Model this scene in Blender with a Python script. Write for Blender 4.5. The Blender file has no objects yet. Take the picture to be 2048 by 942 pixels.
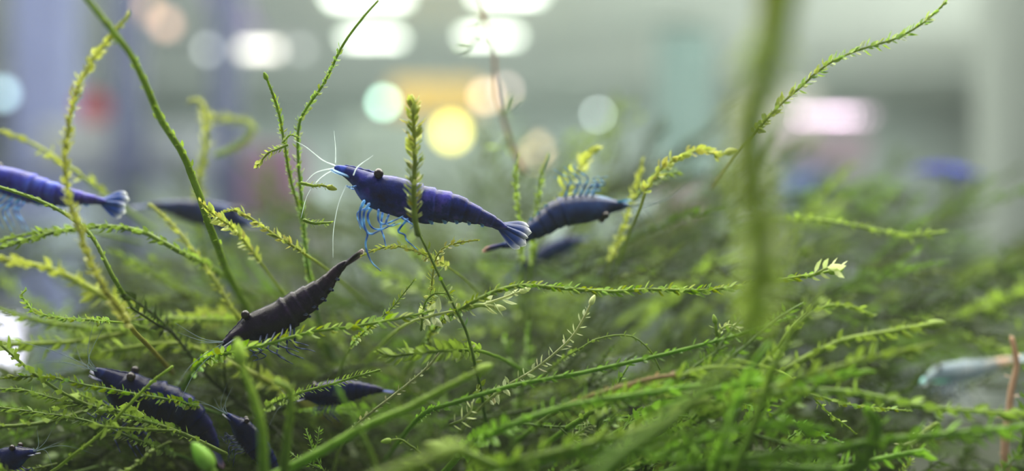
import bpy, math, random
import numpy as np
from mathutils import Vector, Matrix

rng = np.random.default_rng(7)
random.seed(7)
scene = bpy.context.scene
COL = scene.collection

# ------------------------------------------------------------------ camera, world, light, exposure
FPX = 2000.0            # focal length in pixels of the 2048-wide frame
FOCUS = 0.109           # metres to the plane of the sharp shrimp
cam_d = bpy.data.cameras.new('camera')
cam_d.sensor_width = 36.0
cam_d.lens = 36.0 * FPX / 2048.0
cam_d.clip_start = 0.002
cam_d.clip_end = 60
cam_d.dof.use_dof = True
cam_d.dof.focus_distance = FOCUS
cam_d.dof.aperture_fstop = 8.0
cam = bpy.data.objects.new('camera', cam_d)
COL.objects.link(cam)
cam.rotation_euler = (math.pi / 2, 0, 0)
scene.camera = cam

world = bpy.data.worlds.new('daylight')
scene.world = world
world.use_nodes = True
world.node_tree.nodes['Background'].inputs[0].default_value = (0.80, 0.90, 1.0, 1)
world.node_tree.nodes['Background'].inputs[1].default_value = 0.225

vs = scene.view_settings
vs.view_transform = 'Standard'
vs.look = 'None'
vs.gamma = 1.0
vs.use_curve_mapping = False
vs.exposure = 0.0


def area(name, loc, size, power, color, aim):
    l = bpy.data.lights.new(name, 'AREA')
    l.shape = 'RECTANGLE'
    l.size, l.size_y = size
    l.energy = power
    l.color = color
    o = bpy.data.objects.new(name, l)
    COL.objects.link(o)
    o.location = loc
    o.rotation_euler = (Vector(aim) - Vector(loc)).to_track_quat('-Z', 'Y').to_euler()
    return o


area('tank_lamp_light', (0.0, 0.175, 0.17), (0.46, 0.22), 3.3, (1.0, 0.97, 0.84), (0.0, 0.15, -0.02))
area('shop_ceiling_light', (0, 6.0, 1.44), (11.0, 10.0), 380, (0.96, 1.0, 0.97), (0, 6.0, -2))
area('added_back_wall_fill', (0, 9.0, 1.36), (12.0, 0.5), 95, (0.96, 1.0, 0.97), (0, 12.0, -0.2))  # unseen fill light, added to lift the dark upper back wall

area('added_ceiling_fill', (3.8, 6.0, -0.9), (2.0, 2.0), 55, (1.0, 1.0, 0.92), (3.8, 6.4, 1.5))  # unseen light added only to brighten the ceiling on the right

# ------------------------------------------------------------------ helpers
def P(px, py, d):
    """pixel of the 2048x942 frame + depth in mm -> world metres"""
    d = d / 1000.0
    return np.array([(px - 1024) / FPX * d, d, -(py - 471) / FPX * d])


def nrm(v):
    v = np.asarray(v, float)
    n = np.linalg.norm(v, axis=-1, keepdims=True)
    return v / np.maximum(n, 1e-12)


def spline(pts, n):
    """Catmull-Rom through rows of pts, resampled evenly to n"""
    p = np.asarray(pts, float)
    if len(p) == 2:
        t = np.linspace(0, 1, n)[:, None]
        return p[0] * (1 - t) + p[1] * t
    q = np.vstack([2 * p[0] - p[1], p, 2 * p[-1] - p[-2]])
    out = []
    for i in range(1, len(q) - 2):
        t = np.linspace(0, 1, 14, endpoint=False)[:, None]
        a, b, c, d = q[i - 1], q[i], q[i + 1], q[i + 2]
        out.append(0.5 * ((2 * b) + (c - a) * t + (2 * a - 5 * b + 4 * c - d) * t ** 2 + (3 * b - a - 3 * c + d) * t ** 3))
    out = np.vstack(out + [p[-1:]])
    seg = np.linalg.norm(np.diff(out[:, :3], axis=0), axis=1)
    s = np.concatenate([[0], np.cumsum(seg)])
    u = np.linspace(0, s[-1], n)
    return np.stack([np.interp(u, s, out[:, k]) for k in range(out.shape[1])], axis=1)


def frames(pts, up=(0.13, -0.9, 0.4)):
    T = nrm(np.gradient(pts, axis=0))
    N = np.zeros_like(T)
    u = np.asarray(up, float)
    for i in range(len(pts)):
        u = u - T[i] * np.dot(u, T[i])
        if np.linalg.norm(u) < 1e-6:
            u = np.cross(T[i], [0.3, 0.2, 0.9])
        u = nrm(u)
        N[i] = u
    return T, N, np.cross(T, N)


def tube(pts, rad, k=6, up=(0.13, -0.9, 0.4)):
    pts = np.asarray(pts, float)
    n = len(pts)
    rad = np.broadcast_to(np.asarray(rad, float), (n,))
    T, N, B = frames(pts, up)
    a = np.arange(k) / k * 2 * np.pi
    ring = np.cos(a)[None, :, None] * N[:, None, :] + np.sin(a)[None, :, None] * B[:, None, :]
    v = (pts[:, None, :] + ring * rad[:, None, None]).reshape(-1, 3)
    v = np.vstack([v, pts[0] - T[0] * rad[0], pts[-1] + T[-1] * rad[-1]])
    i, j = np.meshgrid(np.arange(n - 1), np.arange(k), indexing='ij')
    i, j = i.ravel(), j.ravel()
    j2 = (j + 1) % k
    a0, a1, b0, b1 = i * k + j, i * k + j2, (i + 1) * k + j, (i + 1) * k + j2
    f = np.vstack([np.stack([a0, b0, a1], 1), np.stack([a1, b0, b1], 1)])
    jj = np.arange(k)
    c0 = np.stack([np.full(k, n * k), jj, (jj + 1) % k], 1)
    c1 = np.stack([np.full(k, n * k + 1), (n - 1) * k + (jj + 1) % k, (n - 1) * k + jj], 1)
    return v, np.vstack([f, c0, c1])


def mesh(name, v, f, col=None, mat=None, smooth=True):
    me = bpy.data.meshes.new(name)
    v = np.asarray(v, np.float32)
    f = np.asarray(f, np.int32)
    me.vertices.add(len(v))
    me.vertices.foreach_set('co', v.ravel())
    me.loops.add(f.size)
    me.loops.foreach_set('vertex_index', f.ravel())
    me.polygons.add(len(f))
    me.polygons.foreach_set('loop_start', np.arange(len(f), dtype=np.int32) * f.shape[1])
    me.polygons.foreach_set('loop_total', np.full(len(f), f.shape[1], np.int32))
    if smooth:
        me.polygons.foreach_set('use_smooth', np.ones(len(f), bool))
    me.update(calc_edges=True)
    me.validate()
    if col is not None:
        at = me.color_attributes.new('Col', 'FLOAT_COLOR', 'POINT')
        c = np.ones((len(v), 4), np.float32)
        c[:, :3] = np.broadcast_to(col, (len(v), 3))
        at.data.foreach_set('color', c.ravel())
    if mat is not None:
        me.materials.append(mat)
    return me


def link(name, data, parent=None, loc=None):
    o = bpy.data.objects.new(name, data)
    COL.objects.link(o)
    if parent is not None:
        o.parent = parent
    if loc is not None:
        o.location = loc
    return o


def tag(o, label=None, cat=None, group=None, kind=None):
    if label: o['label'] = label
    if cat: o['category'] = cat
    if group: o['group'] = group
    if kind: o['kind'] = kind
    return o


def merge(parts):
    """[(v, f, col)] -> one v, f, col"""
    V, F, C, b = [], [], [], 0
    for v, f, c in parts:
        V.append(v); F.append(f + b)
        C.append(np.broadcast_to(np.asarray(c, float), (len(v), 3)))
        b += len(v)
    return np.vstack(V), np.vstack(F), np.vstack(C)


def box(lo, hi):
    x0, y0, z0 = lo
    x1, y1, z1 = hi
    v = np.array([[x0, y0, z0], [x1, y0, z0], [x1, y1, z0], [x0, y1, z0], [x0, y0, z1], [x1, y0, z1], [x1, y1, z1], [x0, y1, z1]])
    q = np.array([[0, 3, 2, 1], [4, 5, 6, 7], [0, 1, 5, 4], [1, 2, 6, 5], [2, 3, 7, 6], [3, 0, 4, 7]])
    return v, np.vstack([q[:, [0, 1, 2]], q[:, [0, 2, 3]]])


def lathe(prof, k=20, axis='z'):
    """prof rows (r, z) -> closed surface of revolution"""
    prof = np.asarray(prof, float)
    a = np.arange(k) / k * 2 * np.pi
    n = len(prof)
    v = np.stack([prof[:, None, 0] * np.cos(a), prof[:, None, 0] * np.sin(a), np.broadcast_to(prof[:, None, 1], (n, k))], -1).reshape(-1, 3)
    i, j = np.meshgrid(np.arange(n - 1), np.arange(k), indexing='ij')
    i, j = i.ravel(), j.ravel()
    j2 = (j + 1) % k
    f = np.vstack([np.stack([i * k + j, i * k + j2, (i + 1) * k + j], 1), np.stack([i * k + j2, (i + 1) * k + j2, (i + 1) * k + j], 1)])
    v = np.vstack([v, [0, 0, prof[0, 1]], [0, 0, prof[-1, 1]]])
    jj = np.arange(k)
    f = np.vstack([f, np.stack([np.full(k, n * k), (jj + 1) % k, jj], 1), np.stack([np.full(k, n * k + 1), (n - 1) * k + jj, (n - 1) * k + (jj + 1) % k], 1)])
    if axis == 'y':
        v = v[:, [0, 2, 1]] * [1, -1, 1]
    return v, f


# ------------------------------------------------------------------ materials
def new_mat(name):
    m = bpy.data.materials.new(name)
    m.use_nodes = True
    nt = m.node_tree
    for n in list(nt.nodes):
        nt.nodes.remove(n)
    out = nt.nodes.new('ShaderNodeOutputMaterial')
    return m, nt, out


def noise(nt, scale, detail=3, coord='Object'):
    tc = nt.nodes.new('ShaderNodeTexCoord')
    n = nt.nodes.new('ShaderNodeTexNoise')
    n.inputs['Scale'].default_value = scale
    n.inputs['Detail'].default_value = detail
    nt.links.new(tc.outputs[coord], n.inputs['Vector'])
    return n


def ramp(nt, fac, stops):
    r = nt.nodes.new('ShaderNodeValToRGB')
    el = r.color_ramp.elements
    el[0].position, el[0].color = stops[0][0], (*stops[0][1], 1)
    el[1].position, el[1].color = stops[-1][0], (*stops[-1][1], 1)
    for p, c in stops[1:-1]:
        e = el.new(p)
        e.color = (*c, 1)
    nt.links.new(fac, r.inputs[0])
    return r


def plain(name, c, rough=0.6, vary=0.12, scale=6.0, metal=0.0):
    m, nt, out = new_mat(name)
    b = nt.nodes.new('ShaderNodeBsdfPrincipled')
    n = noise(nt, scale)
    c = np.array(c)
    r = ramp(nt, n.outputs[0], [(0.3, tuple(c * (1 - vary))), (0.7, tuple(np.minimum(c * (1 + vary), 1)))])
    nt.links.new(r.outputs[0], b.inputs['Base Color'])
    b.inputs['Roughness'].default_value = rough
    b.inputs['Metallic'].default_value = metal
    nt.links.new(b.outputs[0], out.inputs[0])
    return m


def lamp_mat(name, c, power):
    m, nt, out = new_mat(name)
    e = nt.nodes.new('ShaderNodeEmission')
    e.inputs[0].default_value = (*c, 1)
    e.inputs[1].default_value = power
    nt.links.new(e.outputs[0], out.inputs[0])
    return m


def moss_mat():
    m, nt, out = new_mat('moss')
    at = nt.nodes.new('ShaderNodeAttribute')
    at.attribute_name = 'Col'
    n = noise(nt, 900.0, 2)
    hsv = nt.nodes.new('ShaderNodeHueSaturation')
    mr = nt.nodes.new('ShaderNodeMapRange')
    mr.inputs[3].default_value = 0.65
    mr.inputs[4].default_value = 1.35
    nt.links.new(n.outputs[0], mr.inputs[0])
    nt.links.new(mr.outputs[0], hsv.inputs['Value'])
    nt.links.new(at.outputs['Color'], hsv.inputs['Color'])
    b = nt.nodes.new('ShaderNodeBsdfPrincipled')
    b.inputs['Roughness'].default_value = 0.42
    b.inputs['Specular IOR Level'].default_value = 0.35
    t = nt.nodes.new('ShaderNodeBsdfTranslucent')
    mx = nt.nodes.new('ShaderNodeMixShader')
    mx.inputs[0].default_value = 0.45
    nt.links.new(hsv.outputs[0], b.inputs['Base Color'])
    nt.links.new(hsv.outputs[0], t.inputs[0])
    nt.links.new(b.outputs[0], mx.inputs[1])
    nt.links.new(t.outputs[0], mx.inputs[2])
    nt.links.new(mx.outputs[0], out.inputs[0])
    return m


def shell_mat(name, c1, c2, c3, alpha=1.0, trans=0.15):
    """mottled shrimp shell: c1 dark, c2 main, c3 lighter flecks"""
    m, nt, out = new_mat(name)
    n = noise(nt, 420.0, 5)
    n.inputs['Roughness'].default_value = 0.65
    r = ramp(nt, n.outputs[0], [(0.32, c1), (0.52, c2), (0.74, c3)])
    at = nt.nodes.new('ShaderNodeAttribute')
    at.attribute_name = 'Col'
    mul = nt.nodes.new('ShaderNodeMix')
    mul.data_type = 'RGBA'
    mul.inputs['Factor'].default_value = 1.0
    mul.blend_type = 'MULTIPLY'
    nt.links.new(r.outputs[0], mul.inputs[6])
    nt.links.new(at.outputs['Color'], mul.inputs[7])
    b = nt.nodes.new('ShaderNodeBsdfPrincipled')
    b.inputs['Roughness'].default_value = 0.27
    b.inputs['Specular IOR Level'].default_value = 0.22
    b.inputs['Coat Weight'].default_value = 0.06
    b.inputs['Coat Roughness'].default_value = 0.2
    b.inputs['Alpha'].default_value = alpha
    bump = nt.nodes.new('ShaderNodeBump')
    bump.inputs['Strength'].default_value = 0.45
    bump.inputs['Distance'].default_value = 0.0003
    nt.links.new(n.outputs[0], bump.inputs['Height'])
    nt.links.new(bump.outputs[0], b.inputs['Normal'])
    nt.links.new(mul.outputs[2], b.inputs['Base Color'])
    t = nt.nodes.new('ShaderNodeBsdfTranslucent')
    nt.links.new(mul.outputs[2], t.inputs[0])
    mx = nt.nodes.new('ShaderNodeMixShader')
    mx.inputs[0].default_value = trans
    nt.links.new(b.outputs[0], mx.inputs[1])
    nt.links.new(t.outputs[0], mx.inputs[2])
    nt.links.new(mx.outputs[0], out.inputs[0])
    return m


def col_mat(name, alpha=1.0, trans=0.4, rough=0.3):
    """colour from the mesh, thin and translucent (fan blades, legs, feelers)"""
    m, nt, out = new_mat(name)
    at = nt.nodes.new('ShaderNodeAttribute')
    at.attribute_name = 'Col'
    n = noise(nt, 1500.0, 2)
    hsv = nt.nodes.new('ShaderNodeHueSaturation')
    mr = nt.nodes.new('ShaderNodeMapRange')
    mr.inputs[3].default_value = 0.6
    mr.inputs[4].default_value = 1.4
    nt.links.new(n.outputs[0], mr.inputs[0])
    nt.links.new(mr.outputs[0], hsv.inputs['Value'])
    nt.links.new(at.outputs['Color'], hsv.inputs['Color'])
    b = nt.nodes.new('ShaderNodeBsdfPrincipled')
    b.inputs['Roughness'].default_value = rough
    b.inputs['Alpha'].default_value = alpha
    nt.links.new(hsv.outputs[0], b.inputs['Base Color'])
    t = nt.nodes.new('ShaderNodeBsdfTranslucent')
    nt.links.new(hsv.outputs[0], t.inputs[0])
    mx = nt.nodes.new('ShaderNodeMixShader')
    mx.inputs[0].default_value = trans
    nt.links.new(b.outputs[0], mx.inputs[1])
    nt.links.new(t.outputs[0], mx.inputs[2])
    nt.links.new(mx.outputs[0], out.inputs[0])
    return m


MOSS = moss_mat()
LIMB = col_mat('shrimp_limb', 0.9, 0.45)
FEELER = col_mat('shrimp_feeler', 0.42, 0.5)
EYE = plain('shrimp_eye', (0.012, 0.006, 0.010), 0.25, 0.3, 2000)

# ------------------------------------------------------------------ the shop room behind the tank
def B(px, py, y):
    """pixel + distance in metres -> world"""
    return P(px, py, y * 1000.0)


RX, RY, ZF, ZC = 7.0, 12.0, -1.25, 1.5
CEIL = plain('ceiling_paint', (0.80, 0.85, 0.80), 0.8, 0.04, 1.0)
WALLB = plain('back_wall_paint', (0.62, 0.70, 0.66), 0.8, 0.10, 0.7)
WALLL = plain('lilac_wall_paint', (0.40, 0.42, 0.74), 0.8, 0.10, 0.7)
WALLR = plain('grey_wall_paint', (0.66, 0.68, 0.58), 0.8, 0.08, 0.7)
FLOOR = plain('floor_tiles', (0.62, 0.62, 0.60), 0.4, 0.1, 2.0)


def struct(name, lo, hi, mat):
    return tag(link(name, mesh(name, *box(lo, hi), mat=mat, smooth=False)), kind='structure')


struct('floor', (-RX, -1.0, ZF - 0.1), (RX, RY, ZF), FLOOR)
struct('ceiling', (-RX, -1.0, ZC), (RX, RY, ZC + 0.1), CEIL)
struct('wall_back', (-RX, RY, ZF), (RX, RY + 0.1, ZC), WALLB)
struct('wall_left', (-RX - 0.1, -1.0, ZF), (-RX, RY, ZC), WALLL)
struct('wall_right', (RX, -1.0, ZF), (RX + 0.1, RY, ZC), WALLR)

WHITE_LAMP = lamp_mat('panel_glow', (0.93, 1.0, 0.86), 8.0)
FRAME = plain('lamp_frame', (0.6, 0.6, 0.6), 0.4)


def solid(name, lo, hi, mat, label, cat, group=None):
    """box-shaped shop thing with slightly rounded edges (bevelled)"""
    o = link(name, mesh(name, *box(lo, hi), mat=mat, smooth=False))
    bv = o.modifiers.new('edge', 'BEVEL')
    bv.width = min(np.subtract(hi, lo)) * 0.12
    bv.segments = 2
    return tag(o, label, cat, group)


def panel_light(px, py, w, label):
    y = ZC * FPX / (471 - py)
    x = (px - 1024) / FPX * y
    e = tag(link('ceiling_light', None, loc=(x, y, ZC)), label, 'ceiling light', 'panel lights in the shop ceiling')
    fr = mesh('frame', *box((-w / 2 - .02, -w / 4 - .02, -.018), (w / 2 + .02, w / 4 + .02, 0)), mat=FRAME, smooth=False)
    link('frame', fr, e)
    link('diffuser', mesh('diffuser', *box((-w / 2, -w / 4, -.03), (w / 2, w / 4, -.018)), mat=WHITE_LAMP, smooth=False), e)


panel_light(745, 70, 0.40, 'slim white ceiling light glowing behind the long leafy strand tip')
panel_light(980, 66, 0.40, 'slim white ceiling light glowing behind the hanging brown root')
panel_light(735, -14, 0.46, 'bright white ceiling light at the ceiling edge above the leafy strand tip')
panel_light(1015, -20, 0.40, 'bright white ceiling light at the ceiling edge beyond the hanging brown root')


def bulb(px, py, y, dia, c, power, label, hang=True, group=None, squash=1.0):
    """round lamp: glowing globe, socket cap and a hanging wire to the ceiling"""
    p = B(px, py, y)
    power = power / min(1.0, (dia / y * FPX / 76.0) ** 2)
    e = tag(link('hanging_lamp', None, loc=p), label, 'lamp', group)
    a = np.linspace(-math.pi / 2, math.pi / 2, 9)
    r = dia / 2
    link('globe', mesh('globe', *lathe(np.stack([np.cos(a) * r, np.sin(a) * r * squash], 1)), mat=lamp_mat('globe_glow', c, power)), e)
    link('socket', mesh('socket', *lathe([(r * .4, r * .9 * squash), (r * .4, r * 1.5), (r * .15, r * 1.8)]), mat=FRAME), e)
    if hang:
        v, f = tube(np.array([[0, 0, r * 1.7], [0, 0, ZC - p[2]]]), 0.004, 5)
        link('wire', mesh('wire', v, f, mat=FRAME), e)
    return e


bulb(767, 205, 5.0, .045, (0.62, 1.0, 0.80), .85, 'small mint green globe lamp hanging beside the yellow one')
bulb(902, 264, 4.6, .10, (1.0, 0.88, 0.16), 2.4, 'glowing yellow globe lamp, the brightest coloured light')
bulb(972, 192, 5.2, .060, (1.0, 0.70, 0.46), .75, 'peach globe lamp hanging beside the brown root')
bulb(1012, 180, 5.4, .040, (0.85, 0.66, 0.60), .35, 'dim rose globe lamp close beside the peach one')
bulb(1073, 303, 4.2, .050, (1.0, 0.74, 0.42), .5, 'cream drop-shaped lamp hanging low above the moss', squash=1.6)
bulb(1196, 229, 5.5, .025, (0.75, 0.85, 0.82), .30, 'faint grey-white globe lamp by itself above the belly-up shrimp')
bulb(285, 12, 5.0, .11, (1.0, 0.62, 0.38), .7, 'orange globe lamp, higher one of two near the lilac banner')
bulb(332, 48, 5.0, .07, (0.9, 0.55, 0.42), .5, 'dull orange globe lamp, lower one of two near the lilac banner')
bulb(5, 187, 4.0, .05, (0.62, 0.88, 1.0), .6, 'pale aqua globe lamp near the lilac wall')

# batten lamp with three glowing sections
p = B(505, 100, 4.5)
e = tag(link('batten_lamp', None, loc=p), 'cream batten lamp hanging in three glowing sections', 'lamp')
link('housing', mesh('housing', *box((-.24, 0, .015), (.24, .05, .05)), mat=FRAME, smooth=False), e)
for x0, x1, pw, c in ((-.215, -.19, 5, (.85, .88, .9)), (-.06, .11, 5.5, (1, .93, .84)), (.20, .23, 3, (.85, .88, .85))):
    link('tube_section', mesh('tube_section', *box((x0, -.005, -.012), (x1, .02, .015)), mat=lamp_mat('batten_glow', c, pw), smooth=False), e)
for sx in (-.2, .2):
    v, f = tube(np.array([[sx, .02, .05], [sx, .02, ZC - p[2]]]), .003, 5)
    link('wire', mesh('wire', v, f, mat=FRAME), e)

# pink LED bar
p = B(1655, 232, 4.0)
e = tag(link('led_bar', None, loc=p), 'bar of pink LED spots above the pale pink carton', 'lamp')
for sx in (-.14, .19):
    link('wire', mesh('wire', *tube(np.array([[sx, .025, .02], [sx, .025, ZC - p[2]]]), .003, 5), mat=FRAME), e)
link('rail', mesh('rail', *box((-.15, .01, -.012), (.20, .04, .02)), mat=FRAME, smooth=False), e)
for i, x in enumerate(np.linspace(-.105, .16, 8)):
    a = np.linspace(-math.pi / 2, math.pi / 2, 7)
    sp = link('led_spot', mesh('led_spot', *lathe(np.stack([np.cos(a) * .009, np.sin(a) * .009], 1), 10), mat=lamp_mat('pink_glow', (1.0, .68 + .03 * (i % 3), .92), [3.2, 2.6, 2.8, 3.6, 4.4, 3.6, 2.0, 1.2][i] * 4.2)), e)
    sp.location = (x, 0, 0)

# shelf rack with cartons on the lilac side
STEEL = plain('blue_steel', (0.16, 0.18, 0.36), 0.4, 0.1)
e = tag(link('shelf_rack', None, loc=B(180, 471, 3.6)), 'blue-grey steel shop rack carrying white cartons and a red ball', 'rack')
rk = B(180, 471, 3.6)
for px in (-120, 252, 450):
    x = B(px, 471, 3.6)[0] - rk[0]
    link('post', mesh('post', *box((x - .045, -.02, ZF), (x + .045, .05, ZC - .02)), mat=STEEL, smooth=False), e)
for py in (345, 520):
    z = B(0, py, 3.6)[2]
    link('shelf_board', mesh('shelf_board', *box((B(-120, 0, 3.6)[0] - rk[0], -.05, z - .02), (B(440, 0, 3.6)[0] - rk[0], .35, z)), mat=STEEL, smooth=False), e)


def carton(px0, px1, py0, py1, y, c, label, depth=.2, name='carton', cat='box', group=None):
    a, b = B(px0, py1, y), B(px1, py0, y)
    return solid(name, (a[0], y, a[2]), (b[0], y + depth, b[2]), plain('card', c, 0.7, .08, 5), label, cat, group)


carton(70, 215, 245, 344, 3.68, (.72, .72, .70), 'wide white carton on the steel rack under the red ball')
carton(285, 395, 250, 344, 3.68, (.70, .72, .72), 'narrow white carton on the steel rack beside the dark post')
a = np.linspace(-math.pi / 2, math.pi / 2, 13)
ball = link('red_ball', mesh('red_ball', *lathe(np.stack([np.cos(a) * .055, np.sin(a) * .055], 1), 24), mat=plain('red_rubber', (.75, .06, .10), .5)), loc=B(185, 216, 3.80))
tag(ball, 'red rubber ball resting on the wide white carton', 'ball')
carton(478, 590, 290, 425, 3.4, (.42, .20, .34), 'dusky pink carton behind the two tall thin moss stems')
carton(470, 640, 425.5, 1206, 3.4, (.34, .34, .32), 'grey counter carrying the dusky pink carton', name='counter', cat='counter', depth=.4)
carton(1335, 1420, 380, 450, 3.0, (.95, .66, .74), 'small pale pink carton seen between moss tips')
carton(1320, 1435, 450.5, 1304, 3.0, (.40, .46, .38), 'grey-green plinth carrying the small pale pink carton', name='plinth', cat='plinth')
carton(1560, 1740, 262, 330, 4.2, (.66, .48, .56), 'pale pink carton below the pink LED bar')
carton(1570, 1650, 330.5, 420, 4.2, (.24, .32, .62), 'blue carton carrying the pale pink carton')
carton(1660, 1735, 330.5, 420, 4.2, (.50, .50, .48), 'grey carton beside the blue one under the pale pink carton')
carton(1540, 1900, 420.5, 1066, 4.2, (.44, .44, .46), 'grey counter carrying blue and pink cartons', name='counter', cat='counter', depth=.4)
carton(1535, 1640, 170, 1014, 4.6, (.80, .76, .66), 'tall cream locker behind the blurred olive stalk', name='locker', cat='locker', depth=.5)
carton(780, 960, 160, 232, 6.5, (.95, .62, .20), 'orange carton behind the yellow globe lamp')
carton(690, 1010, 232.5, 855, 6.5, (.40, .46, .40), 'grey-green display cabinet carrying the orange carton', name='cabinet', cat='cabinet', depth=.5)
carton(1320, 1430, 60, 828, 7.0, (.27, .38, .36), 'tall teal cabinet standing near the shop wall', name='cabinet', cat='cabinet')
carton(2020, 2110, -60, 1432, 2.6, (.55, .58, .50), 'pale grey upright post at the grey wall side', name='post_column', cat='post')
carton(20, 130, -60, 925, 5.5, (.33, .36, .64), 'light lilac upright panel behind the steel rack', name='display_panel', cat='panel')
carton(-60, 90, 435, 520, 1.4, (.75, .85, 1.0), 'pale blue box in place of a light-blue glow beneath the shrimp swimming out of frame')  # box colour stands in for a light-blue glow at the edge

# slanted lilac banner; emission stands in for light falling on the cloth
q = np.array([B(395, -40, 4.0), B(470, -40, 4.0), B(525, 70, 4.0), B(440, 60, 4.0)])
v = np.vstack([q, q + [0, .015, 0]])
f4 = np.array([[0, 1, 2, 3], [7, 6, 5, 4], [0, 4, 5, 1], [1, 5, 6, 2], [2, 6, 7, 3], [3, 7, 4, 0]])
tag(link('banner', mesh('banner', v, f4, mat=lamp_mat('lilac_added_glow', (.60, .48, .82), .62), smooth=False)), 'slanted lilac banner with added glow hanging near the orange lamps', 'banner')

# neighbouring tank lamp: bright violet-white strip low beside the moss
p = B(-14, 700, 0.60)
e = tag(link('strip_lamp', None, loc=p), 'bright violet-white strip lamp shining through the moss', 'lamp')
link('glowing_strip', mesh('glowing_strip', *box((-.012, 0, -.012), (.010, .006, .016)), mat=lamp_mat('violet_glow', (.86, .80, 1.0), 4.5), smooth=False), e)
link('housing', mesh('housing', *box((-.03, .006, -.03), (.014, .02, .025)), mat=FRAME, smooth=False), e)

# ------------------------------------------------------------------ the tank
GLASSM, nt, out = new_mat('clear_glass')
t = nt.nodes.new('ShaderNodeBsdfTransparent')
t.inputs[0].default_value = (.95, .975, .96, 1)
nt.links.new(t.outputs[0], out.inputs[0])
TX, TY0, TY1, TZ = 0.26, 0.012, 0.345, -0.060
SAND = plain('dark_soil', (.045, .055, .035), .9, .35, 300)
WOOD = plain('cabinet_wood', (.25, .2, .16), .5)
aq = tag(link('aquarium', None, loc=(0, .18, TZ - .01)), 'clear glass aquarium holding the moss and shrimp', 'aquarium')
for nm, lo, hi in (('rear_pane', (-TX, TY1, TZ - .01), (TX, TY1 + .005, .13)), ('side_pane', (-TX - .005, TY0, TZ - .01), (-TX, TY1, .13)),
                   ('side_pane', (TX, TY0, TZ - .01), (TX + .005, TY1, .13)), ('bottom_pane', (-TX, TY0, TZ - .015), (TX, TY1, TZ - .010))):
    o = link(nm, mesh(nm, *box(lo, hi), mat=GLASSM, smooth=False), aq)
    o.location = -np.array(aq.location)
# sand bed: gently uneven sheet with thickness
n1, n2 = 60, 40
gx, gy = np.meshgrid(np.linspace(-TX + .002, TX - .002, n1), np.linspace(TY0 + .002, TY1 - .002, n2), indexing='ij')
gz = TZ + .002 * np.sin(gx * 70 + 1) * np.cos(gy * 55) + .0015 * np.sin(gx * 190 + gy * 120)
top = np.stack([gx, gy, gz], -1).reshape(-1, 3)
bot = top.copy(); bot[:, 2] = TZ - .0095
i, j = np.meshgrid(np.arange(n1 - 1), np.arange(n2 - 1), indexing='ij')
i, j = i.ravel(), j.ravel()
fa = np.stack([i * n2 + j, (i + 1) * n2 + j, (i + 1) * n2 + j + 1, i * n2 + j + 1], 1)
sand = link('soil_bed', mesh('soil_bed', np.vstack([top, bot]), np.vstack([fa, fa[:, ::-1] + n1 * n2]), mat=SAND))
tag(sand, 'dark planting soil on the aquarium floor', 'soil', kind='stuff')
solid('tank_cabinet', (-.35, -.05, ZF), (.35, .42, TZ - .015), WOOD, 'brown wooden cabinet carrying the aquarium', 'cabinet')

WATER, nt, out = new_mat('cloudy_water')
vsn = nt.nodes.new('ShaderNodeVolumeScatter')
vsn.inputs['Color'].default_value = (.90, 1.0, .93, 1)
vsn.inputs['Density'].default_value = 0.095
vsn.inputs['Anisotropy'].default_value = 0.35
nt.links.new(vsn.outputs[0], out.inputs['Volume'])
USE_WATER = True
if USE_WATER:
    wtr = link('water', mesh('water', *box((-TX + .001, -.012, TZ - .009), (TX - .001, TY1 - .001, .12)), mat=WATER, smooth=False))
    tag(wtr, 'slightly cloudy aquarium water around moss and shrimp', 'water', kind='stuff')

# ------------------------------------------------------------------ shrimp
PROF_S = [0, .02, .05, .115, .167, .217, .305, .43, .53, .616, .717, .79, .84, .88]
PROF_H = [.009, .017, .026, .043, .066, .083, .093, .094, .080, .067, .044, .031, .025, .012]
PROF_W = [.008, .013, .020, .034, .047, .056, .064, .062, .053, .044, .031, .023, .020, .014]


def blade(L, W, th, n=13, m=9):
    """fan blade along +x, width along y, thin in z; returns v, f and s (0 base..1 edge)"""
    u = np.linspace(0, 1, n)
    half = W * np.minimum(1.0, .30 + 1.1 * u) * np.sqrt(np.clip(1 - np.clip((u - .70) / .30, 0, 1) ** 2.4, 0, 1)) + W * .02
    q = np.linspace(-1, 1, m)
    x = np.broadcast_to(u[:, None] * L, (n, m))
    y = half[:, None] * q[None]
    z = -th * 2.2 * (q[None] ** 2) * np.ones((n, 1))
    top = np.stack([x, y, z + th * .5], -1).reshape(-1, 3)
    bot = np.stack([x, y, z - th * .5], -1).reshape(-1, 3)
    i, j = np.meshgrid(np.arange(n - 1), np.arange(m - 1), indexing='ij')
    i, j = i.ravel(), j.ravel()
    f = np.vstack([np.stack([i * m + j, (i + 1) * m + j, i * m + j + 1], 1), np.stack([i * m + j + 1, (i + 1) * m + j, (i + 1) * m + j + 1], 1)])
    s = np.broadcast_to(u[:, None], (n, m)).ravel()
    rim = np.broadcast_to(np.abs(q)[None], (n, m)).ravel()
    return np.vstack([top, bot]), np.vstack([f, f[:, ::-1] + n * m]), np.concatenate([s, s]), np.concatenate([rim, rim])


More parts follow.
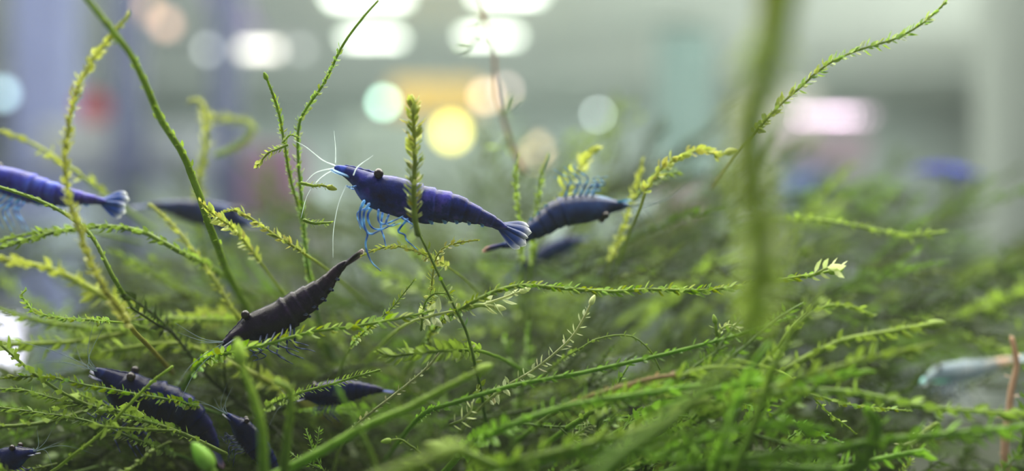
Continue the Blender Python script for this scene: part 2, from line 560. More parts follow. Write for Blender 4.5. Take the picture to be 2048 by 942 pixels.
def shrimp(spine, label, cols, dorsal=1, roll=0.0, hs=1.0, fan_roll=0.0, fan_spread=1.0, limb=(.13, .42, .82), fan_rgb=(.012, .05, .26),
           legs=None, feelers=None, feeler_rgb=(.16, .22, .24), detail=True, group='blue shrimp in the moss', shell_trans=.15, edge_rgb=(.85, .88, .86)):
    pts = spline(np.array([P(*s) for s in spine]), 70)
    L = np.linalg.norm(np.diff(pts, axis=0), axis=1).sum()
    S = np.linspace(0, 1, 70)
    T = nrm(np.gradient(pts, axis=0))
    up = np.array([0, 0, float(dorsal)])
    N = nrm(up - T * (T @ up)[:, None])
    if abs((T @ np.array([0, 0, 1.]))).max() > .97:
        N = nrm(np.cross(T, [0, -1.0, 0])) * dorsal
    Bv = np.cross(T, N)
    N, Bv = N * math.cos(roll) + Bv * math.sin(roll), Bv * math.cos(roll) - N * math.sin(roll)
    org = pts[int(.4 * 70)]
    root = tag(link('shrimp', None, loc=org), label, 'shrimp', group)

    def fr(s):
        i = min(max(s, 0), 1) * 69
        k = int(min(i, 68)); w = i - k
        lerp = lambda A: A[k] * (1 - w) + A[k + 1] * w
        return lerp(pts), nrm(lerp(T)), nrm(lerp(N)), nrm(lerp(Bv))

    H = lambda s: np.interp(s, PROF_S, PROF_H) * L * hs
    W = lambda s: np.interp(s, PROF_S, PROF_W) * L * hs
    part = lambda nm, v, f, c, m, par=root: link(nm, mesh(nm, np.asarray(v) - org, f, c, m), par)

    # one continuous body: snout, carapace, six overlapping abdominal plates
    ns, nk = 96, 26
    ss = np.linspace(0, .88, ns)
    ang = np.arange(nk) / nk * 2 * np.pi
    rows, cols_v = [], []
    for s in ss:
        c, t, n, b = fr(s)
        h, w = H(s), W(s)
        plate = 1.0
        tone = 1.0
        if s > .44:
            fz = ((s - .44) / .44 * 6.0) % 1.0
            plate = 1.0 + .115 * (fz - .45)
            tone = 0.62 + .50 * min(1, fz * 2.0) + (.4 if fz > .88 else 0)
        elif s > .40:
            plate = 1.0 + .07 * (s - .40) / .04
            tone = 1.0 + .4 * (s > .425)
        ca, sa = np.cos(ang), np.sin(ang)
        # ca: dorsal(+)/ventral(-). belly a little narrower, keel on the snout
        lat = w * sa * np.where(ca < 0, 1.0 - .25 * ca ** 2, 1.0) * plate
        ver = h * np.sign(ca) * np.abs(ca) ** .9 * np.where((ca < -.2) & (s > .44), plate * (1 + .06 * math.sin(fz * math.pi) if s > .44 else 1), plate)
        if s < .16:
            lat = lat * (1 - .35 * np.clip(ca, 0, 1))
        rows.append(c + n * ver[:, None] + b * lat[:, None])
        dv = np.ones((nk, 3)) * tone
        if s < .05:
            dv *= np.array([1.6, 2.4, 1.9]) * 1.2
        if .08 < s < .30:
            low = np.clip((-ca - .45) / .4, 0, 1)[:, None] * math.sin((s - .08) / .22 * math.pi)
            dv *= 1 + low * np.array([.8, 3.2, 1.4])
        if .68 < s < .84:
            dv *= 1 + np.array([1.3, .45, .05]) * math.sin((s - .68) / .16 * math.pi)
        cols_v.append(dv)
    v = np.vstack(rows)
    i, j = np.meshgrid(np.arange(ns - 1), np.arange(nk), indexing='ij')
    i, j = i.ravel(), j.ravel(); j2 = (j + 1) % nk
    f = np.vstack([np.stack([i * nk + j, (i + 1) * nk + j, i * nk + j2], 1), np.stack([i * nk + j2, (i + 1) * nk + j, (i + 1) * nk + j2], 1)])
    v = np.vstack([v, fr(0)[0], fr(.89)[0]])
    jj = np.arange(nk)
    f = np.vstack([f, np.stack([np.full(nk, ns * nk), jj, (jj + 1) % nk], 1), np.stack([np.full(nk, ns * nk + 1), (ns - 1) * nk + (jj + 1) % nk, (ns - 1) * nk + jj], 1)])
    cv = np.vstack(cols_v + [np.ones((2, 3))])
    body = part('body', v, f[:, ::-1], cv, shell_mat('shell', *cols, trans=shell_trans))

    # rostrum: saw-edged spike over the snout
    ro = []
    for k in range(13):
        s = .17 - .185 * k / 12
        c, t, n, b = fr(max(s, 0))
        if s < 0: c = c + t * (s * L)
        hh = H(max(s, 0.0)) * (1.02 if k < 9 else .75)
        ro.append((c + n * hh, n, b, .012 * L * (1 - k / 12.5), .25 if k % 2 else .75))
    V, F = [], []
    for k, (c, n, b, w, tooth) in enumerate(ro):
        V += [c + n * (w * tooth + .002 * L), c + b * w * .45, c - n * w * .6, c - b * w * .45]
    for k in range(12):
        for q in range(4):
            a0, a1 = k * 4 + q, k * 4 + (q + 1) % 4
            F += [[a0, a1, a0 + 4], [a1, a1 + 4, a0 + 4]]
    part('rostrum', np.array(V), np.array(F), np.array([1.2, 1.5, 1.3]), body.data.materials[0])

    # eyes on short stalks
    for sg in (1, -1):
        c, t, n, b = fr(.185)
        base = c + n * H(.185) * .80 + b * W(.185) * .50 * sg
        ec = c + n * (H(.185) * 1.00) + b * W(.185) * .85 * sg + t * .002 * L
        r = .0235 * L * min(hs, 1.1)
        a = np.linspace(-math.pi / 2, math.pi / 2, 9)
        ev, ef = lathe(np.stack([np.cos(a) * r, np.sin(a) * r * 1.08], 1), 14)
        eye = part('eye', ev + ec, ef, None, EYE)
        sv, sf = tube(np.array([base, (base + ec) / 2, ec]), [r * .55, r * .6, r * .75], 8)
        part('eye_stalk', sv, sf, np.array([.5, .6, 1.0]), body.data.materials[0], eye)

    # tail fan: telson and two pairs of uropods
    c, t, n, b = fr(.83)
    ce, te, ne, be = fr(.95)
    cr, sr = math.cos(fan_roll), math.sin(fan_roll)
    n2, b2 = n * cr + b * sr, b * cr - n * sr
    axis = nrm(fr(1.0)[0] - c)
    n2 = nrm(n2 - axis * np.dot(n2, axis)); b2 = np.cross(axis, n2)
    fl = np.linalg.norm(fr(1.0)[0] - c)
    for nm, an, ln, wd, dz in (('telson', 0, .96, .10, .010), ('uropod', 13, 1.02, .165, .004), ('uropod', -13, 1.02, .165, .004), ('uropod', 25, .95, .165, -.003), ('uropod', -25, .95, .165, -.003)):
        bvv, bf, bs, br = blade(fl * ln, fl * wd, .0035 * L)
        an = math.radians(an * fan_spread)
        d1 = axis * math.cos(an) + b2 * math.sin(an)
        d2 = np.cross(n2, d1)
        w = c + n2 * dz * L + bvv[:, :1] * d1 + bvv[:, 1:2] * d2 + bvv[:, 2:3] * n2
        k = np.clip((bs - .70) / .28, 0, 1)[:, None] ** 1.6
        k = np.maximum(k, (np.clip(br - .80, 0, 1)[:, None] * 2.2) * np.clip((bs - .2) / .5, 0, 1)[:, None])
        cc = np.array(fan_rgb) * (1 - k) + np.array(edge_rgb) * k
        part(nm, w, bf, cc, LIMB)

    # walking legs
    limb = np.array(limb)

    def leg(pp, r0, nm='leg', par=root):
        q = spline(np.array(pp), 22)
        u = np.linspace(0, 1, 22)
        rr = r0 * .82 * (1 - .72 * u) * (1 + .28 * np.exp(-((u - .33) / .05) ** 2) + .25 * np.exp(-((u - .66) / .05) ** 2))
        vv, ff = tube(q, rr, 7)
        band = (0.5 + 0.5 * np.sin(u * 23 + r0 * 3e4))[:, None] ** 2
        cc = np.repeat(limb[None] * np.array([.35, .35, .6]) * (1 - band) + np.clip(limb * 1.3 + .10, 0, 1)[None] * band, 7, axis=0)
        cc = np.vstack([cc, cc[:1], cc[-1:]])
        part(nm, vv, ff, cc, LIMB, par)

    if legs:
        for pp in legs:
            leg([P(*q) for q in pp[1]], pp[0] * pp[1][0][2] / FPX / 1000.0)
    else:
        for k in range(5):
            for sg in (1, -1):
                s = .235 + .042 * k
                c, t, n, b = fr(s)
                j1, j2_ = random.uniform(-.012, .012), random.uniform(-.02, .02)
                o = c - n * H(s) * .82 + b * W(s) * .55 * sg
                if k < 2:
                    ch = [(0, 0, 0), (-.03, -.05, .02), (-.085, -.055, .03), (-.055 + j1, -.095, .03), (-.10 + j2_, -.105, .02)]
                else:
                    ch = [(0, 0, 0), (-.025 + j1, -.05, .03), (-.05 + j1, -.095, .05), (-.005 + j2_, -.15, .055), (.025 + j2_, -.185, .05)]
                leg([o + t * x * L + n * y * L + b * z * L * sg for x, y, z in ch], .0085 * L)
    # swimmerets
    for k in range(5):
        for sg in (1, -1):
            s = .49 + .066 * k
            c, t, n, b = fr(s)
            bvv, bf, bs, br = blade(.032 * L * (1 - .08 * k), .008 * L, .003 * L, 6, 3)
            d1 = nrm(-n * .55 + t * 1.0 + b * .12 * sg)
            d2 = nrm(np.cross(d1, b)); d3 = np.cross(d1, d2)
            w = c - n * H(s) * .86 + b * W(s) * .5 * sg + bvv[:, :1] * d1 + bvv[:, 1:2] * d2 + bvv[:, 2:3] * d3
            part('swimmeret', w, bf, np.clip(limb[None] * (.4 + .5 * bs[:, None]) + .25 * bs[:, None] * limb.max(), 0, 1), LIMB)
    # feelers, feeler bases and antennal scales
    c, t, n, b = fr(.085)
    for sg in (1, -1):
        bvv, bf, bs, br = blade(.095 * L, .016 * L, .004 * L, 7, 5)
        d1 = nrm(-t + b * .16 * sg - n * .10); d2 = nrm(np.cross(n, d1)); d3 = np.cross(d1, d2)
        w = c - n * H(.085) * .35 + b * W(.085) * .7 * sg + bvv[:, :1] * d1 + bvv[:, 1:2] * d2 + bvv[:, 2:3] * d3
        part('antennal_scale', w, bf, np.clip(limb[None] * .7 + bs[:, None] ** 3 * .5, 0, 1), LIMB)
    if feelers is None:
        c, t, n, b = fr(.02)
        feelers = []
        for sg in (1, -1):
            for ln, uu, oo in ((.55, -.30, .35), (.26, .35, .15), (.20, .05, .28)):
                j = random.uniform(-.05, .05)
                feelers.append([c + b * .008 * L * sg, c - t * ln * .4 * L + n * (uu * .25 + j) * L * .6 + b * oo * .3 * L * sg, c - t * ln * .75 * L + n * uu * L * .6 + b * oo * .8 * L * sg])
    else:
        feelers = [[P(*q) for q in ff] for ff in feelers]
    for ff in feelers:
        q = spline(np.array(ff), 26)
        vv, fc = tube(q, np.linspace(.0032, .0008, 26) * L, 5)
        part('antenna', vv, fc, np.array(feeler_rgb), FEELER)
    return root


def sp(pts, d0, d1=None):
    d1 = d0 if d1 is None else d1
    n = len(pts) - 1
    return [(x, y, d0 + (d1 - d0) * i / n) for i, (x, y) in enumerate(pts)]


VIOLET = ((.003, .004, .036), (.007, .017, .15), (.065, .050, .40))
NAVY = ((.004, .009, .038), (.008, .020, .090), (.018, .05, .18))
DUSK = ((.003, .0015, .008), (.007, .0035, .018), (.022, .010, .038))
ROYAL = ((.018, .016, .14), (.032, .040, .34), (.06, .11, .50))
INK = ((.002, .003, .024), (.004, .006, .048), (.009, .014, .090))
D = FOCUS * 1000

shrimp(sp([(669, 334), (690, 342), (715, 355), (735, 370), (755, 383), (790, 392), (840, 407), (880, 412), (913, 417), (953, 430), (983, 442), (1003, 452), (1058, 478)], D - 1, D + 1),
       'bright violet-blue shrimp with white feelers swimming above the moss', VIOLET, fan_roll=1.15, fan_spread=.95,
       legs=[(4.2, sp([(728, 402), (720, 422), (722, 446), (735, 466), (731, 490), (742, 522), (762, 542)], D - 3)),
             (4.0, sp([(738, 408), (728, 425), (729, 452), (740, 468), (757, 462), (776, 452)], D - 4)),
             (3.6, sp([(745, 412), (735, 432), (744, 455), (765, 458), (790, 446)], D)),
             (3.4, sp([(757, 420), (757, 440), (768, 448), (790, 440), (806, 432)], D - 3)),
             (3.2, sp([(765, 425), (762, 455), (768, 475), (773, 498)], D + 3)),
             (3.0, sp([(777, 430), (772, 446), (782, 452), (802, 446)], D - 4)),
             (3.4, sp([(815, 438), (800, 456), (797, 464), (810, 470), (813, 480), (836, 500)], D - 2)),
             (2.8, sp([(805, 436), (826, 450), (820, 458)], D - 3)),
             (2.6, sp([(750, 414), (716, 424), (719, 450), (722, 458)], D + 3)),
             (2.4, sp([(712, 372), (702, 374), (692, 371)], D - 2)),
             (2.4, sp([(725, 380), (706, 378), (694, 374)], D + 2))],
       feelers=[sp([(670, 331), (645, 320), (612, 294), (588, 281)], D - 2), sp([(671, 326), (671, 296), (668, 262)], D), sp([(707, 350), (716, 333), (746, 311)], D - 3),
                sp([(692, 371), (677, 408), (667, 462), (666, 515)], D - 1), sp([(669, 338), (640, 357), (615, 390), (602, 436)], D - 1), sp([(668, 336), (632, 345), (610, 366)], D + 2)],
       feeler_rgb=(.75, .85, .85), shell_trans=.12)
shrimp(sp([(1258, 412), (1238, 411), (1215, 411), (1195, 414), (1165, 418), (1123, 425), (1088, 448), (1058, 466), (1030, 483), (1007, 492), (966, 502)], 122, 119),
       'navy shrimp floating belly-up with legs in the air behind another tail fan', NAVY, dorsal=-1, hs=1.0, roll=.25, limb=(.05, .28, .48), fan_spread=.5, edge_rgb=(.75, .5, .42))
shrimp(sp([(443, 688), (458, 680), (474, 670), (494, 660), (514, 652), (558, 636), (604, 605), (646, 573), (680, 535), (726, 500)], 109, 112),
       'dark plum shrimp climbing at a slant with its tail raised', DUSK, roll=-.35, hs=1.08, limb=(.015, .05, .18), fan_spread=.35, fan_rgb=(.03, .02, .06), edge_rgb=(.45, .38, .38))
shrimp(sp([(-75, 338), (-50, 343), (-25, 350), (0, 358), (40, 370), (85, 383), (125, 391), (160, 396), (190, 400), (255, 412)], 122, 120),
       'royal blue shrimp with spread tail fan crossed by a curved moss strand', ROYAL, hs=.88, fan_roll=1.35, fan_spread=1.0, fan_rgb=(.02, .09, .42))
shrimp(sp([(512, 448), (490, 444), (470, 438), (440, 430), (400, 424), (350, 415), (310, 410), (265, 415)], 138, 142),
       'blurred slate-blue shrimp hovering behind a yellow moss tip', NAVY, hs=1.0, fan_spread=.4, limb=(.03, .08, .2))
shrimp(sp([(190, 738), (203, 748), (222, 760), (246, 778), (282, 800), (330, 812), (368, 826), (400, 850), (425, 885), (448, 935)], 112, 116),
       'navy shrimp with a rosy snout tip, bent over behind a straight moss stem', INK, hs=1.5, roll=.2, limb=(.03, .05, .22), fan_spread=.6, edge_rgb=(.3, .2, .25), fan_rgb=(.01, .02, .08))
shrimp(sp([(594, 796), (610, 792), (632, 789), (670, 785), (715, 780), (750, 779), (790, 784)], 116, 118),
       'inky blue shrimp tucked deep inside the moss under the plum shrimp', INK, hs=1.35, limb=(.02, .04, .16), fan_spread=.4, edge_rgb=(.02, .03, .1))
shrimp(sp([(452, 826), (468, 842), (490, 864), (520, 900), (550, 940), (580, 985)], 112, 114),
       'inky blue shrimp diving between two thick green stalks', INK, hs=1.2, limb=(.02, .04, .16), fan_spread=.4, edge_rgb=(.02, .03, .1))
shrimp(sp([(1175, 476), (1150, 482), (1118, 494), (1080, 514), (1040, 540), (1005, 565)], 150, 152),
       'blurred dusky shrimp in the moss beneath the belly-up shrimp', NAVY, hs=1.0, limb=(.03, .06, .16), fan_spread=.4, edge_rgb=(.1, .1, .2))
shrimp(sp([(72, 902), (50, 908), (20, 918), (-20, 930), (-60, 945), (-120, 960)], 110, 112),
       'inky shrimp half hidden in the moss below the bent navy one', INK, hs=1.2, limb=(.02, .04, .16), fan_spread=.4)
shrimp(sp([(1965, 352), (1945, 350), (1915, 346), (1880, 340), (1845, 338), (1805, 345)], 255, 260),
       'far blurred blue shrimp hovering over distant moss', ROYAL, hs=1.0, limb=(.03, .06, .2), fan_spread=.4)
shrimp(sp([(1838, 764), (1855, 756), (1880, 748), (1920, 742), (1965, 735), (2010, 722), (2060, 712)], 140, 145),
       'pale milky-blue streak built in shrimp shape beside the brown dry stalk', ((.25, .33, .42), (.42, .52, .60), (.75, .72, .68)), hs=.8, limb=(.4, .5, .55), fan_rgb=(.4, .5, .6), shell_trans=.3)  # shrimp shape put in for an unidentified pale-blue streak

# ------------------------------------------------------------------ moss
YEL = np.array([.40, .45, .07])
LIME = np.array([.25, .37, .04])
GRN = np.array([.16, .25, .03])
DRK = np.array([.045, .12, .025])
PALE = np.array([.62, .68, .36])
BRN = np.array([.30, .19, .11])
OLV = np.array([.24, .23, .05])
EMR = np.array([.125, .255, .02])

LEAF_V = np.array([[0, 0, 0], [.30, .25, .06], [.30, -.25, .06], [.62, .22, .12], [.62, -.22, .12], [1, 0, .10], [.32, 0, -.02], [.64, 0, .03]])
LEAF_F = np.array([[0, 2, 6], [0, 6, 1], [6, 2, 4], [6, 4, 7], [1, 6, 7], [1, 7, 3], [7, 4, 5], [3, 7, 5]])
LEAF_SV = LEAF_V[[0, 1, 2, 5]] * [1, 1.15, 1] + [0, 0, 0]
LEAF_SV[1, 0] = LEAF_SV[2, 0] = .42
LEAF_SF = np.array([[0, 2, 1], [1, 2, 3]])


def leaf_frames(pts, t, size, side, open_a, r, jit):
    """4x4 frames of leaves at params t on the curve"""
    Tn, N, Bv = frames(pts)
    x = t * (len(pts) - 1)
    i = np.minimum(x.astype(int), len(pts) - 2)
    w = (x - i)[:, None]
    p = pts[i] * (1 - w) + pts[i + 1] * w
    T, n, b = Tn[i], N[i], Bv[i]
    a = side + jit.normal(0, .6, len(t))
    rad = np.cos(a)[:, None] * b + np.sin(a)[:, None] * n
    oa = (open_a + jit.normal(0, .20, len(t)))[:, None]
    d = nrm(T * np.cos(oa) + rad * np.sin(oa))
    lat = nrm(np.cross(d, T) + 1e-9)
    nz = np.cross(d, lat)
    return p + rad * r[:, None] * .6, d, lat, nz, size


def build_strand(pts, r, tips, cols, leaf, gap, rng_t, open_a, jit, fine):
    """arrays of one strand: stem (v,f,c) and leaf frames. leaf: leaf length (m), gap: spacing (m)"""
    n = len(pts)
    u = np.linspace(0, 1, n)
    base, tipc = cols
    rr = r * (1.0 - .45 * u)
    v, f = tube(pts, rr, 7 if fine else 5)
    k = 7 if fine else 5
    c = base[None] * (1 - u[:, None] ** 1.3) + tipc[None] * u[:, None] ** 1.3
    c = np.repeat(c, k, 0)
    c = np.vstack([c, c[:1], c[-1:]])
    L = np.linalg.norm(np.diff(pts, axis=0), axis=1).sum()
    m = max(2, int(L * (rng_t[1] - rng_t[0]) / gap))
    t = np.linspace(rng_t[0], rng_t[1], m) + jit.normal(0, .25 / m, m)
    t = np.clip(t, 0, .999)
    side = np.where(np.arange(m) % 2 == 0, 0.0, math.pi)
    taper = np.clip((1 - t) / .06, .45, 1) * (1 - .25 * (1 - t))
    size = leaf * taper * jit.uniform(.7, 1.25, m)
    fr = leaf_frames(pts, t, size, side, open_a * np.clip((1 - t) / .10, .45, 1), np.interp(t, u, rr), jit)
    kk = (t ** 1.2)[:, None]
    kk = .35 + .65 * kk
    lc = (base * 1.1)[None] * (1 - kk) + (tipc * 1.15)[None] * kk
    lc = lc * jit.uniform(.75, 1.3, (m, 1))
    return (v, f, c), fr, lc, rr


def leaves_joined(fr, lc, LV, LF):
    p, d, lat, nz, size = fr
    v = p[:, None] + size[:, None, None] * (LV[None, :, :1] * d[:, None] + LV[None, :, 1:2] * lat[:, None] + LV[None, :, 2:] * nz[:, None])
    m, k = len(p), len(LV)
    f = (LF[None] + (np.arange(m) * k)[:, None, None]).reshape(-1, 3)
    return v.reshape(-1, 3), f, np.repeat(lc, k, 0)


_leafmesh = {}


def leaf_mesh(c):
    key = tuple(np.round(np.clip(c, 0, 1) * 12).astype(int))
    if key not in _leafmesh:
        cc = np.array(key) / 12.0
        col = np.tile(cc, (8, 1))
        col[[6, 7]] *= .8
        _leafmesh[key] = mesh('leaf', LEAF_V, LEAF_F, col, MOSS)
    return _leafmesh[key]


def strand(label, pts, w, cols, leaf=13, gap=6, rng_t=(.05, 1), hero=False, bud=0, open_a=.85, cat='moss', group='moss strands', name='moss_strand', seed=0, ext_root=True):
    """pts: pixel+depth rows from the root to the tip; w, leaf, gap, bud in pixels at the strand's depth"""
    jit = np.random.default_rng(sum(map(ord, label)) + seed)
    if ext_root and name == 'moss_strand' and 20 < pts[0][0] < 2030 and 20 < pts[0][1] < 930 and math.hypot(pts[0][0] - pts[-1][0], pts[0][1] - pts[-1][1]) > 110:
        # the root runs on, down and back into the moss
        a, b = pts[0], pts[1]
        t = nrm([a[0] - b[0], a[1] - b[1]]); cdir = nrm([1000 - a[0], 1150 - a[1]])
        m = nrm(t + .7 * cdir)
        t = nrm(t + .15 * cdir)
        l0 = sum(math.hypot(p[0] - q[0], p[1] - q[1]) for p, q in zip(pts, pts[1:]))
        ext = 185 / (185 + l0)
        rng_t = (ext + rng_t[0] * (1 - ext), ext + rng_t[1] * (1 - ext))
        pts = [(a[0] + t[0] * 75 + m[0] * 110, a[1] + t[1] * 75 + m[1] * 110, a[2] + 26), (a[0] + t[0] * 75, a[1] + t[1] * 75, a[2] + 9)] + list(pts)
    world = np.array([P(*q) for q in pts])
    dm = np.mean([q[2] for q in pts]) / 1000.0 / FPX
    plen = sum(math.hypot(a[0] - b[0], a[1] - b[1]) for a, b in zip(pts, pts[1:]))
    n = int(min(90, max(16, plen / 9)))
    cur = spline(world, n)
    u = np.linspace(0, 1, n)[:, None]
    cur = cur + (jit.normal(0, 1, (n, 3)).cumsum(0) * .45 * dm) * np.sin(u * np.pi)
    dense = gap < 9                                    # tightly overlapping leaves; wider gaps give a comb of single leaflets
    (v, f, c), fr, lc, rr = build_strand(cur, w * .45 * dm, None, cols, leaf * (1.25 if dense else 1.4) * dm, gap * (.5 if dense else .8) * dm, rng_t, open_a * (.85 if dense else 1), jit, True)
    org = cur[0].copy()
    root = tag(link(name, None, loc=org), label, cat, group)
    link('stem', mesh('stem', v - org, f, c, MOSS), root)
    if leaf > 0:
        if hero:
            p, d, lat, nz, size = fr
            for q in range(min(len(p), 290)):
                o = link('leaf', leaf_mesh(lc[q]), root)
                M = Matrix(((d[q, 0] * size[q], lat[q, 0] * size[q], nz[q, 0] * size[q], p[q, 0] - org[0]),
                            (d[q, 1] * size[q], lat[q, 1] * size[q], nz[q, 1] * size[q], p[q, 1] - org[1]),
                            (d[q, 2] * size[q], lat[q, 2] * size[q], nz[q, 2] * size[q], p[q, 2] - org[2]), (0, 0, 0, 1)))
                o.matrix_local = M
        else:
            lv, lf, lcc = leaves_joined(fr, lc, LEAF_V, LEAF_F)
            tag(link('leaves', mesh('leaves', lv - org, lf, lcc, MOSS), root), kind='stuff')
    if bud:
        a = np.linspace(-math.pi / 2, math.pi / 2, 9)
        R = bud * .5 * dm
        bv, bf = lathe(np.stack([np.cos(a) * R * (1 - .35 * np.sin(a)), np.sin(a) * R * 2.0], 1), 10)
        t = nrm(cur[-1] - cur[-2])
        x = nrm(np.cross(t, [.2, .9, .1])); y = np.cross(t, x)
        bv = cur[-1] + bv[:, :1] * x + bv[:, 1:2] * y + bv[:, 2:] * t
        link('tip_bud', mesh('tip_bud', bv - org, bf, np.clip(cols[1] * 1.25 + .04, 0, 1), MOSS), root)
    return root


# ---- strands one can follow in the photograph: root first, tip last
strand('curved leafy moss strand arching over the royal blue shrimp', sp([(232, 600), (190, 530), (158, 445), (140, 385), (131, 315), (140, 240), (158, 170), (186, 118), (222, 72), (258, 28)], 97), 13, (OLV * .9, YEL), 16, 6, (.2, 1))
strand('thick smooth moss stem slanting down across the arching leafy strand', sp([(425, 470), (395, 385), (368, 315), (328, 248), (300, 185), (265, 115), (225, 62), (165, -15)], 112, 92), 22, (GRN, LIME), 12, 10, (.1, 1), open_a=.4)
strand('blurred yellow moss tip standing behind the smooth slanting stem', sp([(398, 390), (405, 330), (414, 260), (402, 205), (378, 203)], 140), 12, (LIME, YEL), 14, 7)
strand('blurred moss loop behind the two tall thin stems', sp([(430, 310), (480, 290), (505, 262), (490, 245), (440, 238), (400, 240)], 150), 12, (LIME, YEL * .9), 14, 7)
strand('thin upright moss stem ending in a yellow blunt tip', sp([(620, 560), (612, 500), (604, 445), (590, 392), (578, 345), (570, 296), (561, 240), (546, 190), (531, 152)], 121, 107), 9, (GRN, LIME), 9, 5, (.15, 1), hero=True, bud=9, open_a=.7)
strand('tall moss stem with a long leafy tip reaching over the ceiling light', sp([(622, 560), (612, 500), (606, 440), (600, 372), (596, 300), (601, 245), (620, 210), (650, 165), (681, 100), (716, 48), (756, 2)], 120, 105), 9, (DRK * 1.6, LIME * 1.1), 11, 6, (.12, .86), hero=True, open_a=.75)
strand('short side sprig forking off the thin upright stem', sp([(575, 290), (560, 296), (540, 304), (522, 320), (514, 332)], 108), 6, (LIME, YEL), 12, 5, hero=True)
strand('blunt yellow side shoot pointing at the violet shrimp head', sp([(602, 366), (625, 372), (645, 371), (664, 376)], 108), 8, (LIME, YEL), 8, 6, hero=True, bud=11)
strand('small dark side shoot low on the tall leafy stem', sp([(608, 440), (630, 447), (662, 445)], 110), 8, (GRN, LIME), 9, 6)
strand('twig joining the two tall thin stems below the long feeler', sp([(565, 285), (580, 272), (598, 276)], 108), 5, (LIME, LIME), 7, 5)
strand('upright broad-leaved strand standing in front of the violet shrimp', sp([(836, 470), (829, 430), (828, 380), (830, 320), (828, 250), (824, 200)], 103), 14, (GRN * .9, YEL), 22, 5, (.12, 1), hero=True, open_a=.75, bud=12, ext_root=False)
strand('dark wiry stem running down from the violet shrimp belly', sp([(948, 735), (932, 668), (906, 612), (876, 550), (850, 492), (828, 450)], 106), 10, (DRK * 1.1, GRN), 12, 15, (.1, .95), hero=True, open_a=1.1)
strand('hanging brown root thread blurred before the ceiling lights', sp([(1052, 345), (1030, 310), (1008, 250), (990, 180), (986, 120), (975, 60), (958, -12)], 150), 11, (BRN, BRN * 1.3), 0, 10, name='plant_root', cat='root')
strand('green sprig hanging off the brown root thread', sp([(968, 20), (958, 62), (945, 90), (918, 102)], 152), 8, (BRN, LIME), 22, 16)
strand('small green leaf cluster on the brown root thread bend', sp([(1000, 225), (1018, 215), (1034, 200)], 150), 8, (LIME, LIME), 24, 14)
strand('green leaf hanging under the brown root thread', sp([(1022, 275), (1006, 290), (992, 312)], 150), 8, (LIME, LIME), 24, 14)
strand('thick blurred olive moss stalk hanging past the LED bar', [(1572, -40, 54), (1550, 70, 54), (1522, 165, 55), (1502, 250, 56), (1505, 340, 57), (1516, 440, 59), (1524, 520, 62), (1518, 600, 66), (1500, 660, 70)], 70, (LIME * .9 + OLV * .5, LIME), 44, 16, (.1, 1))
strand('second blurred olive stalk twined round the thick one', [(1530, -40, 57), (1535, 60, 57), (1510, 170, 58), (1484, 260, 59), (1494, 380, 60), (1520, 470, 62), (1534, 560, 64)], 44, (BRN * .6 + LIME * .5, LIME * .9), 34, 14, (.1, 1))
strand('sharp leafy moss strand reaching up beyond the blurred olive stalk', sp([(1540, 232), (1572, 198), (1610, 165), (1650, 131), (1700, 106), (1750, 90), (1800, 74), (1850, 44), (1892, 4)], 105), 8, (OLV, LIME * 1.2), 15, 7, (.22, 1), hero=True, open_a=.65)
strand('plump leafy moss tip lying level beside the olive stalk', sp([(1282, 400), (1292, 372), (1312, 343), (1352, 314), (1392, 300), (1430, 308), (1464, 303)], 117), 9, (GRN, YEL), 18, 7, (.45, 1), hero=True, bud=14)
strand('small leafy shoot under the plump level tip', sp([(1270, 400), (1300, 365), (1330, 350), (1358, 345)], 122), 8, (GRN, LIME), 14, 7)
strand('long level moss strand ending in a whitish bud past the olive stalk', sp([(930, 612), (985, 582), (1042, 568), (1100, 572), (1200, 578), (1300, 575), (1400, 578), (1480, 571), (1560, 559), (1630, 548), (1672, 540)], 106), 11, (GRN, LIME), 14, 7, (.02, .95), hero=True, bud=16, open_a=.7)
strand('whitish leaf cluster at the end of the long level strand', sp([(1620, 552), (1640, 545), (1658, 536), (1680, 538)], 105), 7, (LIME, PALE), 26, 9, (0, 1))
strand('pale feather-shaped frond with separate leaflets', sp([(872, 628), (928, 618), (970, 607), (1010, 594), (1050, 580)], 108), 9, (LIME, PALE * .8), 21, 13, (.3, .92), hero=True, bud=12, open_a=.95)
strand('rounded pale lobe just under the feather-shaped frond', sp([(930, 618), (965, 610), (1000, 616)], 108), 12, (LIME, PALE * .8), 0, 9, bud=13)
strand('upright pale-tipped frond with tiny leaflets on bare dark moss', sp([(1010, 775), (1060, 744), (1100, 714), (1140, 678), (1166, 638), (1185, 600)], 107), 9, (GRN, PALE * .75), 13, 9, (.25, .95), hero=True, bud=11, open_a=1.0)
strand('thick blunt green stalk lying across the dark hollow', sp([(540, 955), (650, 900), (740, 855), (830, 815), (900, 776), (968, 737)], 95), 24, (EMR * 1.4, LIME), 10, 11, (.1, 1), bud=20, open_a=.4)
strand('slender bright strand rising from the dark hollow past the pale-tipped frond', sp([(905, 805), (1020, 770), (1150, 745), (1280, 718), (1400, 690), (1500, 662), (1590, 632)], 104), 13, (EMR, EMR * 1.3), 12, 12, (.1, 1), open_a=.5)
strand('wide blurred stalk slanting up under the olive stalk', sp([(1190, 960), (1250, 905), (1330, 850), (1400, 790), (1460, 732)], 74), 44, (EMR, GRN * 1.3), 18, 20, (.1, 1), open_a=.4)
strand('bright blurred stem curving up to a pointed leaf', sp([(1465, 955), (1500, 870), (1530, 800), (1560, 725), (1600, 650), (1642, 592)], 90), 20, (EMR, LIME * .9), 30, 22, (.3, 1), open_a=.4)
strand('pale-tipped thick stalk standing below the plum shrimp head', sp([(528, 960), (522, 850), (506, 790), (486, 740), (478, 702)], 92), 26, (EMR, LIME * 1.3), 12, 14, (.1, .9), bud=26, open_a=.3)
